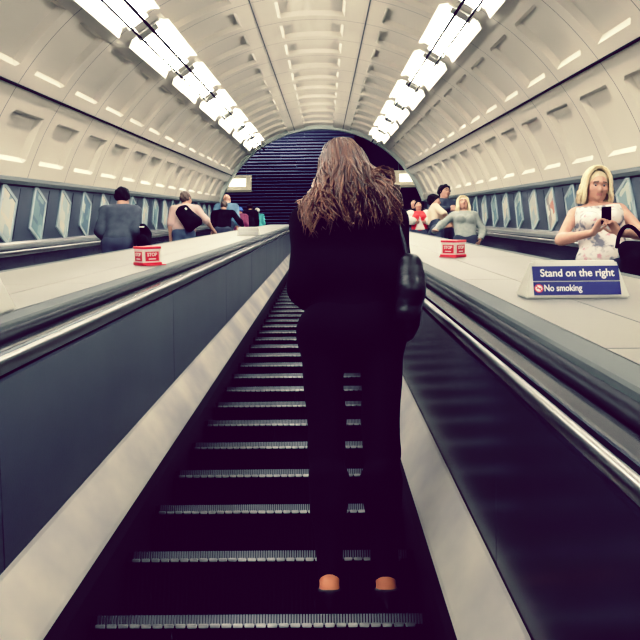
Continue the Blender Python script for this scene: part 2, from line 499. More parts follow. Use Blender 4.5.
# ------------------------------------------------------------------ lights under the vault
ORD = ['nearest', 'second', 'third', 'fourth', 'fifth', 'sixth', 'seventh', 'eighth', 'ninth', 'tenth', 'eleventh', 'twelfth', 'thirteenth', 'fourteenth', 'fifteenth', 'sixteenth', 'seventeenth', 'eighteenth', 'nineteenth', 'twentieth']
def light_meshes():
    L, hw = 1.19, .31
    bm = bmesh.new()
    prof = [(-hw, .012), (-hw+.03, .10), (hw-.03, .10), (hw, .012), (hw+.012, .0), (hw+.012, .012), (hw-.02, .118), (-hw+.02, .118), (-hw-.012, .012), (-hw-.012, .0)]
    prof = [(-hw, .01), (-hw*.7, .07), (hw*.7, .07), (hw, .01), (hw+.008, .01), (hw*.74, .082), (-hw*.74, .082), (-hw-.008, .01)]
    A = [bm.verts.new((x, -L, z)) for x, z in prof]; B = [bm.verts.new((x, L, z)) for x, z in prof]
    n = len(prof)
    for i in range(n): bm.faces.new((A[i], A[(i+1) % n], B[(i+1) % n], B[i]))
    for V_ in (A, B): bm.faces.new(V_)
    bmesh.ops.recalc_face_normals(bm, faces=bm.faces[:])
    pan = bpy.data.meshes.new('pan'); bm.to_mesh(pan); bm.free(); pan.materials.append(M['pan'])
    V_, F_ = tube([(0, -L+.05, 0), (0, L-.05, 0)], .021, 10)
    tu = bpy.data.meshes.new('tube'); tu.from_pydata([tuple(v) for v in V_], [], F_); tu.materials.append(M['tube'])
    bm = bmesh.new(); add_box(bm, (0, 0, .03), (.30, .05, .07), .008)
    cap = bpy.data.meshes.new('end_cap'); bm.to_mesh(cap); bm.free(); cap.materials.append(M['bracket'])
    bm = bmesh.new()
    for x in (-.085, .085): add_box(bm, (x, 0, -.0115), (.012, .012, .151))
    hg = bpy.data.meshes.new('hanger'); bm.to_mesh(hg); bm.free(); hg.materials.append(M['bracket'])
    return pan, tu, cap, hg
PAN, TUB, CAP, HNG = light_meshes()
def ceiling_light(theta, s, label):
    a = math.radians(theta); r = R_V - .10
    u, w = CV + r*math.sin(a), W_V + r*math.cos(a)
    root = tag(empty('fluorescent_light'), label, 'light', 'fluorescent lights under the vault')
    ey = Vector((0, CO, SI))
    ez = Vector((math.sin(a), -math.cos(a)*SI, math.cos(a)*CO))    # outwards, towards the vault
    ex = ey.cross(ez)
    m = Matrix((ex, ey, ez)).transposed().to_4x4(); m.translation = P(u, s, w)
    root.matrix_world = m
    link('pan', PAN, root)
    for x in (-.09, .09):
        t = link('tube', TUB, root); t.location = (x, 0, .025)
    for y in (-1.16, 1.16):
        t = link('end_cap', CAP, root); t.location = (0, y, 0)
        t = link('hanger', HNG, root); t.location = (0, y, 0)
for side, th in (('left', -34.0), ('right', 29.4)):
    for k in range(11):
        s = 11.85 + 2.9*(k-5)
        near = ['behind the camera']*2
        if k < 1: lab = 'bright twin-tube light in the %s row, far below the frame' % side
        ceiling_light(th, s, ('bright twin-tube fluorescent light, %s of the %s row under the vault' % ('nearest' if k == 0 else ORD[k], side)))

def along(name, theta, r, rad, label, cat='cable', s0=-9.9, s1=S_B, m='cable'):
    a = math.radians(theta); u, w = CV + r*math.sin(a), W_V + r*math.cos(a)
    V_, F_ = tube([P(u, s0+(s1-s0)*i/12, w) for i in range(13)], rad, 8)
    tag(mesh_obj(name, V_, F_, M[m], None, True), label, cat)
along('power_cable', -54.8, 3.882, .017, 'thick black cable running along the left side of the vault')
along('power_cable', 51.6, 3.882, .017, 'thick black cable running along the right side of the vault')
dl = math.degrees(.085/3.6)
along('support_wire', -34.0-dl, 3.675, .014, 'thin black wire below the left light row, the one nearer the wall')
along('support_wire', -34.0+dl, 3.675, .019, 'thin black wire below the left light row, the one nearer the crown')
along('support_wire', 29.4-dl, 3.675, .019, 'thin black wire below the right light row, the one nearer the crown')
along('support_wire', 29.4+dl, 3.675, .014, 'thin black wire below the right light row, the one nearer the wall')

# ------------------------------------------------------------------ posters on the side walls
def poster_meshes():
    W, H, t, b = .23, .335, .022, .055
    bm = bmesh.new()
    for (c, d) in (((0, 0, H-b/2), (t, 2*W, b)), ((0, 0, -H+b/2), (t, 2*W, b)), ((0, W-b/2, 0), (t, b, 2*H-2*b)), ((0, -W+b/2, 0), (t, b, 2*H-2*b))):
        add_box(bm, c, d, .004)
    fr = bpy.data.meshes.new('frame'); bm.to_mesh(fr); bm.free(); fr.materials.append(M['frame'])
    ps = []
    for k in 'abc':
        bm = bmesh.new(); add_box(bm, (0, 0, 0), (.008, 2*W-2*b+.004, 2*H-2*b+.004))
        me = bpy.data.meshes.new('poster'); bm.to_mesh(me); bm.free(); me.materials.append(M['poster_'+k]); ps.append(me)
    return fr, ps
FRM, PST = poster_meshes()
for side, sg, s0 in (('left', -1, 9.60), ('right', 1, 8.54)):
    k = 0
    while True:
        s = s0 + 1.06*k
        if s > 27.4: break
        root = empty('framed_poster', P(CV + sg*(XW-.012), s, .045), (0, 0, 0 if sg < 0 else math.pi))
        kind = (1, 0, 1, 0, 1, 1, 0)[k % 7]
        if side == 'right' and k == 4: kind = 2
        word = ['pale', 'teal', 'warm-toned'][(1, 0, 2)[kind]] if kind != 2 else 'warm-toned'
        word = {0: 'dull teal', 1: 'pale', 2: 'bright warm-toned'}[kind]
        tag(root, '%s framed poster on the %s wall, %s along from the near end' % (word, side, ORD[k] if k else 'first'), 'poster', 'small posters on the %s wall' % side)
        link('frame', FRM, root); link('poster', PST[kind], root)
        k += 1

# ------------------------------------------------------------------ notices and stop boxes on the decks
def deck_root(name, u, s, rz, w=-.3068):
    o = empty(name)
    m = Matrix.Rotation(math.radians(30), 4, 'X') @ Matrix.Rotation(math.radians(rz), 4, 'Z')
    m.translation = P(u, s, w); o.matrix_world = m
    return o

M['greyp'] = mat('pale_grey_panel', (.36, .37, .36), .5)
def notice(u, s, rz, label, words=True):
    root = tag(deck_root('notice_sign', u, s, rz), label, 'sign')
    h, b0, b1, d0, d1 = .132, .188, .152, .075, .018
    bm = bmesh.new()
    lo = [bm.verts.new(p) for p in ((-b0, -d0, .001), (b0, -d0, .001), (b0, d0, .001), (-b0, d0, .001))]
    hi = [bm.verts.new(p) for p in ((-b1, -d1, h), (b1, -d1, h), (b1, d1, h), (-b1, d1, h))]
    bm.faces.new(lo[::-1]); bm.faces.new(hi)
    for i in range(4): bm.faces.new((lo[i], lo[(i+1) % 4], hi[(i+1) % 4], hi[i]))
    bmesh.ops.bevel(bm, geom=bm.edges[:], offset=.006, segments=2, affect='EDGES')
    from_bm('case', bm, M['offwhite'], root, False)
    tilt = math.atan2(d0-d1, h)
    fm = Matrix.Translation((0, -d0, 0)) @ Matrix.Rotation(math.pi/2 - tilt, 4, 'X')    # face frame: x right, y up the face
    def on_face(name, cx, cy, w_, h_, m, z=.0015):
        bm = bmesh.new(); add_box(bm, (0, 0, 0), (w_, h_, .003), .001)
        o = from_bm(name, bm, m, root); o.matrix_local = fm @ Matrix.Translation((cx, cy, z)); return o
    # front
    p1 = on_face('upper_panel', 0, .0955, .312, .056, M['blue'] if words else M['greyp']); p1['label'] = 'blue panel reading Stand on the right' if words else 'pale grey panel'
    p2 = on_face('lower_panel', 0, .0385, .312, .050, M['blue'] if words else M['greyp']); p2['label'] = 'blue panel reading No smoking' if words else 'pale grey panel'
    if words:
        t = text_part('lettering', 'Stand on the right', .040, M['letter'], p1, (-.128, -.012, .002), (0, 0, 0), width=.266, bold=.0005)
        t = text_part('lettering', 'No smoking', .034, M['letter'], p2, (-.118, -.010, .002), (0, 0, 0), width=.135, bold=.0004)
        bm = bmesh.new()
        n = 28
        for r0, r1 in ((.0118, .0158),):
            A = [bm.verts.new((r0*math.cos(2*math.pi*i/n), r0*math.sin(2*math.pi*i/n), 0)) for i in range(n)]
            B = [bm.verts.new((r1*math.cos(2*math.pi*i/n), r1*math.sin(2*math.pi*i/n), 0)) for i in range(n)]
            for i in range(n): bm.faces.new((A[i], A[(i+1) % n], B[(i+1) % n], B[i]))
        add_box(bm, (0, 0, .0004), (.026, .004, .0006), rot=Matrix.Rotation(math.radians(-45), 3, 'Z'))
        o = from_bm('no_smoking_ring', bm, M['red'], p2); o.location = (-.138, 0, .0028)
        bm = bmesh.new(); bmesh.ops.create_circle(bm, cap_ends=True, radius=.0152, segments=28)
        o = from_bm('no_smoking_disc', bm, M['letter'], p2); o.location = (-.138, 0, .0020)
        bm = bmesh.new(); add_box(bm, (0, 0, 0), (.017, .003, .0006))
        o = from_bm('cigarette', bm, M['rubber'], p2); o.location = (-.138, 0, .0026)
    # back has the same blue panel
    return root
notice(.905, 2.93, 0, 'white sloping notice with blue panels reading Stand on the right, No smoking')
notice(-1.235, 2.62, 0, 'white notice case on the left deck, cut off by the edge of the frame')
notice(-1.19, 12.6, 0, 'small distant white notice far up the left deck', words=False)

def stop_box(u, s, rz, label):
    root = tag(deck_root('emergency_stop_box', u, s, rz), label, 'stop box')
    a, h = .062, .108
    def part(name, c, d, m, bev, mi=0):
        bm = bmesh.new(); add_box(bm, c, d, bev); return from_bm(name, bm, m, root)
    part('case', (0, 0, h/2+.008), (2*a, 2*a, h-.01), M['white'], .006)
    part('lid', (0, 0, h+.004), (2*a+.008, 2*a+.008, .016), M['red'], .004)
    part('lid_band', (0, 0, h-.008), (2*a+.003, 2*a+.003, .008), M['letter'], .002)
    part('base', (0, 0, .010), (2*a+.012, 2*a+.012, .020), M['red'], .004)
    lip = part('base_flange', (.012, -a-.012, .004), (2*a+.02, .03, .007), M['red'], .002)
    for q in range(4):
        an = q*math.pi/2
        r = Matrix.Rotation(an, 4, 'Z')
        bm = bmesh.new(); add_box(bm, (0, 0, 0), (.094, .003, .060), .001)
        lb = from_bm('stop_label', bm, M['red'], root); lb.matrix_local = r @ Matrix.Translation((0, -a-.0012, .058))
        text_part('lettering', 'STOP', .030, M['letter'], lb, (-.034, -.002, .002), (math.pi/2, 0, 0), width=.068, bold=.0005)
        bm = bmesh.new(); add_box(bm, (0, 0, 0), (.05, .001, .006))
        b = from_bm('label_line', bm, M['letter'], lb); b.location = (0, -.002, -.016)
    return root
stop_box(-1.135, 5.12, 40, 'red and white emergency stop box on the left deck')
stop_box(.915, 5.72, -44, 'red and white emergency stop box on the right deck')

# illuminated signs hung in the hall just beyond the end of the vault
def light_box(x, s, w, label):
    c = P(x, s, w)
    root = tag(empty('illuminated_sign', c), label, 'sign')
    W, H, T = .55, .31, .16
    bm = bmesh.new()
    for (p, d) in (((0, 0, H-.07), (2*W, T, .14)), ((0, 0, -H+.07), (2*W, T, .14)), ((-W+.1, 0, 0), (.2, T, 2*H-.28)), ((W-.1, 0, 0), (.2, T, 2*H-.28)), ((0, .05, 0), (2*W-.1, .04, 2*H-.1))):
        add_box(bm, p, d)
    from_bm('case', bm, M['signcase'], root)
    bm = bmesh.new(); add_box(bm, (0, -T/2+.03, 0), (2*W-.4, .02, 2*H-.28)); from_bm('lit_window', bm, M['boxlit'], root)
    for x_ in (-.35, .35):
        tube_obj('hanger_rod', [(x_, 0, H), (x_, 0, zl+13.49-c[2])], .012, M['bracket'], root)
M['signcase'] = mat('cream_sign_case', (.60, .55, .42), .5, emit=(.9, .8, .55), estr=.12)
light_box(-3.20, 29.55, 1.16, 'illuminated white sign at the left shoulder of the tunnel end')
light_box(3.08, 29.55, 1.27, 'illuminated white sign at the right shoulder of the tunnel end')
# ------------------------------------------------------------------ people: smooth-union bodies meshed with surface nets
def V3(*a): return np.array(a, float)
def smin(a, b, k):
    h = np.clip(.5 + .5*(b-a)/k, 0, 1)
    return b + (a-b)*h - k*h*(1-h)

class Pr:                          # tapered capsule, optionally squeezed along one axis
    __slots__ = ('a', 'b', 'ra', 'rb', 'ax', 'kf', 'tag', 'k', 'neg')
    def __init__(s, a, b, ra, rb=None, ax=None, kf=1.0, tag='', k=None, neg=False):
        s.a = V3(*a); s.b = V3(*b); s.ra = ra; s.rb = ra if rb is None else rb
        s.ax = None if ax is None else V3(*ax)/np.linalg.norm(ax); s.kf = kf; s.tag = tag; s.k = k; s.neg = neg
    def copy(s, dr=0.0):
        return Pr(s.a, s.b, s.ra+dr, s.rb+dr, s.ax, s.kf, s.tag, s.k, s.neg)
    def moved(s, R, c):
        q = s.copy(); q.a = R@(s.a-c)+c; q.b = R@(s.b-c)+c
        if s.ax is not None: q.ax = R@s.ax
        return q

def field(prims, h, k=.022, cuts=(), noise=None):
    pad = .04
    lo = np.min([np.minimum(p.a, p.b)-max(p.ra, p.rb) for p in prims if not p.neg], axis=0) - pad
    hi = np.max([np.maximum(p.a, p.b)+max(p.ra, p.rb) for p in prims if not p.neg], axis=0) + pad
    n = np.ceil((hi-lo)/h).astype(int)+1
    F = np.full(n, .5, dtype=np.float32)
    X = [lo[i] + h*np.arange(n[i]) for i in range(3)]
    for p in prims:
        m = max(p.ra, p.rb) + .06
        i0 = np.maximum(np.floor((np.minimum(p.a, p.b)-m-lo)/h).astype(int), 0)
        i1 = np.minimum(np.ceil((np.maximum(p.a, p.b)+m-lo)/h).astype(int)+1, n)
        if np.any(i1 <= i0): continue
        sl = tuple(slice(i0[i], i1[i]) for i in range(3))
        x = X[0][sl[0]][:, None, None]; y = X[1][sl[1]][None, :, None]; z = X[2][sl[2]][None, None, :]
        ab = p.b-p.a; L2 = float(ab@ab)
        dx, dy, dz = x-p.a[0], y-p.a[1], z-p.a[2]
        if L2 > 1e-12:
            t = np.clip((dx*ab[0]+dy*ab[1]+dz*ab[2])/L2, 0, 1)
        else: t = np.zeros((1, 1, 1))
        ex, ey, ez = dx-t*ab[0], dy-t*ab[1], dz-t*ab[2]
        d2 = ex*ex+ey*ey+ez*ez
        if p.ax is not None:
            q = ex*p.ax[0]+ey*p.ax[1]+ez*p.ax[2]
            d2 = d2 + (p.kf**2-1)*q*q
        d = np.sqrt(d2) - (p.ra + (p.rb-p.ra)*t)
        kk = p.k or k
        if p.neg: F[sl] = -smin(-F[sl], d, kk)
        else: F[sl] = smin(F[sl], d, kk)
    if noise is not None or cuts:
        x = X[0][:, None, None]; y = X[1][None, :, None]; z = X[2][None, None, :]
        if noise is not None: F = F + noise(x, y, z)
        for nrm, c in cuts: F = np.maximum(F, nrm[0]*x+nrm[1]*y+nrm[2]*z-c)
    F[0] = np.maximum(F[0], .01); F[-1] = np.maximum(F[-1], .01)
    F[:, 0] = np.maximum(F[:, 0], .01); F[:, -1] = np.maximum(F[:, -1], .01)
    F[:, :, 0] = np.maximum(F[:, :, 0], .01); F[:, :, -1] = np.maximum(F[:, :, -1], .01)
    return F, lo

def nets(F, lo, h):
    ins = F < 0
    nx, ny, nz = F.shape
    c = np.zeros((nx-1, ny-1, nz-1), dtype=np.int8)
    for i in (0, 1):
        for j in (0, 1):
            for k in (0, 1):
                c += ins[i:nx-1+i, j:ny-1+j, k:nz-1+k]
    act = (c > 0) & (c < 8)
    idx = np.argwhere(act)
    num = -np.ones(act.shape, dtype=np.int64); num[act] = np.arange(len(idx))
    acc = np.zeros((len(idx), 3)); cnt = np.zeros(len(idx))
    I = idx
    for ax in range(3):
        o1, o2 = [a for a in range(3) if a != ax]
        for p in (0, 1):
            for q in (0, 1):
                A = I.copy(); A[:, o1] += p; A[:, o2] += q
                B = A.copy(); B[:, ax] += 1
                fa = F[A[:, 0], A[:, 1], A[:, 2]]; fb = F[B[:, 0], B[:, 1], B[:, 2]]
                m = (fa < 0) != (fb < 0)
                t = np.where(m, fa/np.where(m, fa-fb, 1), 0)
                pos = A-I + 0.0
                pos[:, ax] += t
                acc += pos*m[:, None]; cnt += m
    V = (I + acc/np.maximum(cnt, 1)[:, None])*h + lo
    Q = []
    for ax in range(3):
        o1, o2 = (ax+1) % 3, (ax+2) % 3
        s0 = [slice(None)]*3; s1 = [slice(None)]*3
        s0[ax] = slice(0, -1); s1[ax] = slice(1, None)
        for o in (o1, o2): s0[o] = s1[o] = slice(1, -1)
        a = ins[tuple(s0)]; b = ins[tuple(s1)]
        e = np.argwhere(a != b)
        if not len(e): continue
        flip = b[e[:, 0], e[:, 1], e[:, 2]]
        e = e.copy(); e[:, o1] += 1; e[:, o2] += 1
        def g(d1, d2):
            w = e.copy(); w[:, o1] += d1; w[:, o2] += d2
            return num[w[:, 0], w[:, 1], w[:, 2]]
        q = np.stack([g(-1, -1), g(0, -1), g(0, 0), g(-1, 0)], 1)
        q[flip] = q[flip][:, ::-1]
        Q.append(q)
    return V, np.concatenate(Q)

def sdf_mesh(name, prims, h, mats, parent=None, k=.022, cuts=(), noise=None, matfn=None, relax=1):
    F, lo = field(prims, h, k, cuts, noise)
    V, Q = nets(F, lo, h)
    for _ in range(relax):         # one gentle smoothing pass takes the grid out of the surface
        S = np.zeros_like(V); C = np.zeros(len(V))
        for i in range(4):
            a, b = Q[:, i], Q[:, (i+1) % 4]
            np.add.at(S, a, V[b]); np.add.at(C, a, 1); np.add.at(S, b, V[a]); np.add.at(C, b, 1)
        V = V*.5 + .5*S/np.maximum(C, 1)[:, None]
    me = bpy.data.meshes.new(name)
    me.vertices.add(len(V)); me.vertices.foreach_set('co', V.astype(np.float32).ravel())
    me.loops.add(len(Q)*4); me.loops.foreach_set('vertex_index', Q.astype(np.int32).ravel())
    me.polygons.add(len(Q)); me.polygons.foreach_set('loop_start', np.arange(0, len(Q)*4, 4, dtype=np.int32))
    me.polygons.foreach_set('loop_total', np.full(len(Q), 4, dtype=np.int32)) if hasattr(me.polygons[0], 'loop_total') and False else None
    for m in (mats if isinstance(mats, (list, tuple)) else [mats]): me.materials.append(m)
    me.polygons.foreach_set('use_smooth', np.ones(len(Q), dtype=bool))
    if matfn is not None:
        cen = V[Q].mean(1)
        me.polygons.foreach_set('material_index', matfn(cen).astype(np.int32))
    me.update(calc_edges=True); me.validate()
    return link(name, me, parent)

def rotm(ax, deg):
    return np.array(Matrix.Rotation(math.radians(deg), 3, ax))

def ik(sh, tgt, l1, l2, pole):
    d = tgt-sh; L = np.linalg.norm(d); L = min(L, (l1+l2)*.995); dn = d/np.linalg.norm(d)
    a = (l1*l1-l2*l2+L*L)/(2*L); hh = math.sqrt(max(l1*l1-a*a, 1e-6))
    p = pole - dn*(pole@dn); p /= np.linalg.norm(p)
    return sh+dn*a+p*hh, sh+dn*L

def hand_prims(wr, d, n, side, curl, r=.0092, thumb=1.0):
    """palm, four fingers of unequal length and a side thumb. d: along hand, n: palm normal, side: towards the thumb"""
    d = d/np.linalg.norm(d); n = n-d*(n@d); n /= np.linalg.norm(n)
    w = np.cross(d, n); w = w if w@side > 0 else -w
    out = []
    for o in (-.027, -.009, .009, .027):
        out.append(Pr(wr+w*o*.7, wr+d*.078+w*o, .016, .0145, n, 1.15, 'hand', .015))
    for q, (o, L) in enumerate(((-.030, .060), (-.010, .074), (.010, .080), (.030, .072))):
        p = wr+d*.085+w*o; dd = d.copy(); c = curl*(1+.06*(1.5-q))
        ax = np.cross(d, n)
        for seg, f in enumerate((.42, .32, .26)):
            ang = math.radians(c*(.7 if seg == 0 else 1.0))
            dd = dd*math.cos(ang) + n*math.sin(ang) if seg == 0 else dd
            if seg:
                nn = n - dd*(n@dd); ln = np.linalg.norm(nn)
                perp = np.cross(np.cross(d, n), dd); perp = perp if True else nn
                perp /= np.linalg.norm(perp)
                if seg == 1 or True:
                    dd = dd*math.cos(ang) + perp*math.sin(ang)*(1 if perp@n > -1 else 1)
            e = p+dd*L*f
            out.append(Pr(p, e, r*(1-.06*seg), r*(.94-.07*seg), None, 1, 'hand', .006)); p = e
    t0 = wr+d*.022+w*.026; t1 = t0+(d*.55+w*.75*thumb+n*.25)*.036; t2 = t1+(d*.85+w*.2*thumb+n*.35)*.030; t3 = t2+(d*.9+n*.35)*.024
    out += [Pr(t0, t1, .0135, .0115, None, 1, 'hand', .010), Pr(t1, t2, .0112, .0100, None, 1, 'hand', .006), Pr(t2, t3, .0100, .0086, None, 1, 'hand', .006)]
    return out

def person(name, loc, rz, H=1.7, female=False, wide=1.0, head=(0, 0, 0), lean=0, armL=None, armR=None, h=.009,
           skin='skin', lift=0.0, footpitch=0, handL=None, handR=None, stance=.09, hipw=None, slim=0.0):
    """returns a dict with root, primitives by tag and the head frame. Local: facing +Y, right hand on +X, built at 1.7 m then scaled"""
    root = empty(name, loc, (0, 0, rz)); sc = H/1.7; root.scale = (sc, sc, sc)
    P_ = []
    sw = (.165 if female else .19)*wide
    hw = hipw or (.086 if female else .082)
    add = lambda *a, **k: P_.append(Pr(*a, **k))
    Y = (0, 1, 0)
    L = lift
    # legs and pelvis
    for s in (-1, 1):
        hip = V3(s*hw, 0, .90+L); kn = V3(s*(stance+.002), .012, .49+L); an = V3(s*stance, -.02, .085+L)
        add(hip, kn, .088-slim if female else .084, .056-slim*.3, tag='thigh')
        add(kn, an, .052-slim*.3, .034-slim*.3, tag='shin')
        add(V3(s*stance, -.018, .39+L), V3(s*stance, -.022, .30+L), .056, .048, tag='shin')
        toe = V3(s*(stance+.012), .135, .030); heel = V3(s*stance, -.045, .034+L)
        ball = V3(s*(stance+.008), .085, .034)
        add(heel, ball, .034, .034, ax=(1, 0, 0), kf=1.05, tag='foot'); add(ball, toe, .034, .026, tag='foot')
        add(an, heel, .036-slim*.4, .034-slim*.4, tag='foot'); add(an, V3(s*stance, .03, .06+L*.6), .034-slim*.4, .034-slim*.3, tag='foot')
    add((-.075*wide, -.012, .93+L), (.075*wide, -.012, .93+L), .115 if female else .108, ax=Y, kf=1.12, tag='pelvis')
    up = []
    ad2 = lambda *a, **k: up.append(Pr(*a, **k))
    wx = .035*wide
    ad2((-wx, 0, 1.00+L), (-wx, .0, 1.12+L), .115*wide, .103*wide, ax=Y, kf=1.3, tag='torso'); ad2((wx, 0, 1.00+L), (wx, .0, 1.12+L), .115*wide, .103*wide, ax=Y, kf=1.3, tag='torso')
    ad2((-.05*wide, 0, 1.14+L), (-.062*wide, -.005, 1.31+L), .10, .112, ax=Y, kf=1.2, tag='torso')
    ad2((.05*wide, 0, 1.14+L), (.062*wide, -.005, 1.31+L), .10, .112, ax=Y, kf=1.2, tag='torso')
    ad2((-sw*.82, -.012, 1.385+L), (sw*.82, -.012, 1.385+L), .058, tag='torso')
    ad2((-.06, -.02, 1.40+L), (.06, -.02, 1.40+L), .062, tag='torso')
    if female:
        for s in (-1, 1): ad2((s*.072, .075, 1.265+L), (s*.074, .085, 1.26+L), .060, tag='torso')
    ad2((0, -.018, 1.42+L), (0, .002, 1.53+L), .053 if female else .06, .047 if female else .054, tag='neck')
    # head
    hd = []
    c0 = V3(0, .0, 1.50+L)
    z0 = 1.60+L
    ah = lambda *a, **k: hd.append(Pr(*a, **k))
    ah((0, -.015, z0+.012), (0, .012, z0+.010), .088, .082, ax=(1, 0, 0), kf=1.14, tag='head')
    ah((0, .045, z0-.035), (0, .040, z0-.060), .056, .052, ax=(1, 0, 0), kf=1.0, tag='head')
    ah((-.030, .035, z0-.075), (.030, .035, z0-.075), .034, tag='head')
    ah((0, .070, z0-.098), (0, .073, z0-.098), .022, tag='head', k=.015)
    ah((0, .090, z0-.008), (0, .112, z0-.040), .0085, .0135, tag='head', k=.010)
    for s in (-1, 1):
        ah((s*.012, .098, z0-.044), (s*.013, .100, z0-.044), .0085, tag='head', k=.008)
        ah((s*.079, -.008, z0+.004), (s*.076, -.002, z0-.030), .017, .010, ax=(1, 0, 0), kf=1.7, tag='head', k=.006)
        ah((s*.015, .091, z0+.020), (s*.045, .082, z0+.018), .010, tag='head', k=.012)
        ah((s*.042, .070, z0-.030), (s*.046, .066, z0-.034), .022, tag='head', k=.02)
    ah((-.016, .089, z0-.065), (.016, .089, z0-.065), .0075, tag='head', k=.006)
    ah((-.013, .088, z0-.075), (.013, .088, z0-.075), .0080, tag='head', k=.006)
    eyes = [V3(s*.031, .080, z0-.002) for s in (-1, 1)]
    for e in eyes: ah(e+V3(0, .012, 0), e+V3(0, .013, 0), .014, tag='head', k=.008, neg=True)
    Rh = rotm('Z', head[1]) @ rotm('X', head[0]) @ rotm('Y', head[2])
    hd = [p.moved(Rh, c0) for p in hd]
    Rl = rotm('X', -lean); cl = V3(0, 0, .95+L)
    up = [p.moved(Rl, cl) for p in up]; hd = [p.moved(Rl, cl) for p in hd]
    P_ += up + hd
    # arms
    wrists = {}
    for s, tg, hn in ((-1, armL, handL), (1, armR, handR)):
        sh = Rl@(V3(s*sw, -.012, 1.385+L)-cl)+cl
        tgt, pole = (tg if tg else ((s*(sw+.035), .07, .87+L), (s*.2, -1, 0)))
        el, wr = ik(sh, V3(*tgt), .285, .255, V3(*pole))
        add(sh, el, .050 if not female else .045, .038, tag='uarmL' if s < 0 else 'uarmR')
        add(el, wr, .039, .026, tag='farmL' if s < 0 else 'farmR')
        add(el+(wr-el)*.12, el+(wr-el)*.35, .041, .037, tag='farmL' if s < 0 else 'farmR')
        fd = (wr-el)/np.linalg.norm(wr-el)
        hd_, hn_, hs_, hc_ = hn if hn else (fd, (-s, 0, 0), (0, 1, 0), 26)
        hd_ = fd if hd_ is None else V3(*hd_)
        for p in hand_prims(wr+fd*.012, hd_, V3(*hn_), V3(*hs_), hc_): P_.append(p)
        wrists[s] = (el, wr)
    def hp(x):                      # point in head space -> local
        return Rl@(Rh@(V3(*x)+V3(0, 0, L)-c0)+c0-cl)+cl
    Ri = (Rl@Rh)
    def to_head(cen):
        q = (cen-cl)@Rl + cl
        q = (q-c0)@Rh + c0
        return q - V3(0, 0, L)
    def mf(cen):
        q = to_head(cen); mi = np.zeros(len(cen))
        z = q[:, 2]-1.60
        lips = (np.abs(q[:, 0]) < .021) & (q[:, 1] > .088) & (z < -.061) & (z > -.080)
        br = (np.abs(np.abs(q[:, 0])-.031) < .019) & (q[:, 1] > .074) & (np.abs(z-.021-.10*(.031-np.abs(q[:, 0]))) < .0055)
        mi[lips] = 1; mi[br] = 2
        return mi
    body = sdf_mesh('body', P_, h, [M[skin], M['lip'], M['brow']], root, matfn=mf, cuts=[((0, 0, -1), -.004)])
    return dict(root=root, prims=P_, hp=hp, Rhead=Ri, c0=c0, cl=cl, L=L, sw=sw, wrists=wrists, eyes=eyes, h=h, sc=sc, Rl=Rl, Rh=Rh)

def eyes(p):
    for e in p['eyes']:
        c = p['hp'](e - V3(0, .003, p['L']))
        bm = bmesh.new(); bmesh.ops.create_uvsphere(bm, u_segments=14, v_segments=10, radius=.0118)
        o = from_bm('eye', bm, M['eyew'], p['root'], True); o.location = c
        f = p['Rhead']@V3(0, 1, 0)
        bm = bmesh.new(); bmesh.ops.create_uvsphere(bm, u_segments=12, v_segments=8, radius=.0075)
        i = from_bm('iris', bm, M['iris'], o, True); i.location = f*.0062 - (p['Rhead']@V3(0, 0, .0025))

def folds(amp, fx=9, fz=13, ph=0.0):
    def f(x, y, z):
        return (amp*(np.sin(fz*z*2.1+3*x+ph)*np.sin(fx*x*1.7+1.3+ph*.7)*.6 + .4*np.sin(27*z+9*y+7*x+ph)+.35*np.sin(17*x-21*z+11*y+ph*2))).astype(np.float32)
    return f

def wear(p, name, m, tags, dr=.014, zmin=None, zmax=None, noise=None, k=.03, cuts=(), extra=(), neck=True, h=None):
    ps = [q.copy(dr) for q in p['prims'] if q.tag in tags and not q.neg] + list(extra)
    cs = list(cuts)
    if zmin is not None: cs.append(((0, 0, -1), -zmin))
    if zmax is not None: cs.append(((0, 0, 1), zmax))
    return sdf_mesh(name, ps, h or p['h'], m, p['root'], k=k, cuts=cs, noise=noise)

TOP_LONG = ('torso', 'uarmL', 'uarmR', 'farmL', 'farmR')
def trousers(p, m, zmin=.075, zmax=1.02, dr=.014):
    L = p['L']
    return wear(p, 'trousers', m, ('thigh', 'shin', 'pelvis'), dr, zmin+L*.8, zmax+L, folds(.004))
def shoes(p, m='shoe'):
    ps = [q.copy(.007) for q in p['prims'] if q.tag == 'foot']
    sdf = [q for q in ps]
    return sdf_mesh('shoes', sdf, p['h'], M[m], p['root'], k=.012, cuts=[((0, 0, -1), -.001), ((0, 0, 1), .095+p['L'])])

def short_hair(p, m, thick=.014, low=-.045, front=.045, noise_amp=.004, bald=False):
    hp = p['hp']; z0 = 1.60
    R = p['Rhead']
    a, b = hp((0, -.022, z0+.016)), hp((0, .002, z0+.018))
    ps = [Pr(a, b, .088+thick, .080+thick, R@V3(1, 0, 0), 1.14)]
    ps.append(Pr(hp((0, -.060, z0-.02)), hp((0, -.052, z0-.05)), .048, .040, R@V3(1, 0, 0), .9))
    n1 = R@V3(0, .75, -.66); c1 = float(n1@hp((0, front+.012, z0+.020)))    # hairline plane
    n2 = R@V3(0, .25, -1); c2 = float(n2@hp((0, -.03, z0+low-.02)))
    amp = noise_amp
    def nz(x, y, z): return (amp*(np.sin(130*x+40*z)*np.sin(90*y+1)+np.sin(70*z+60*x))).astype(np.float32)
    return sdf_mesh('hair', ps, min(p['h'], .008), m, p['root'], k=.02, cuts=[(n1, c1), (n2, c2)], noise=nz)

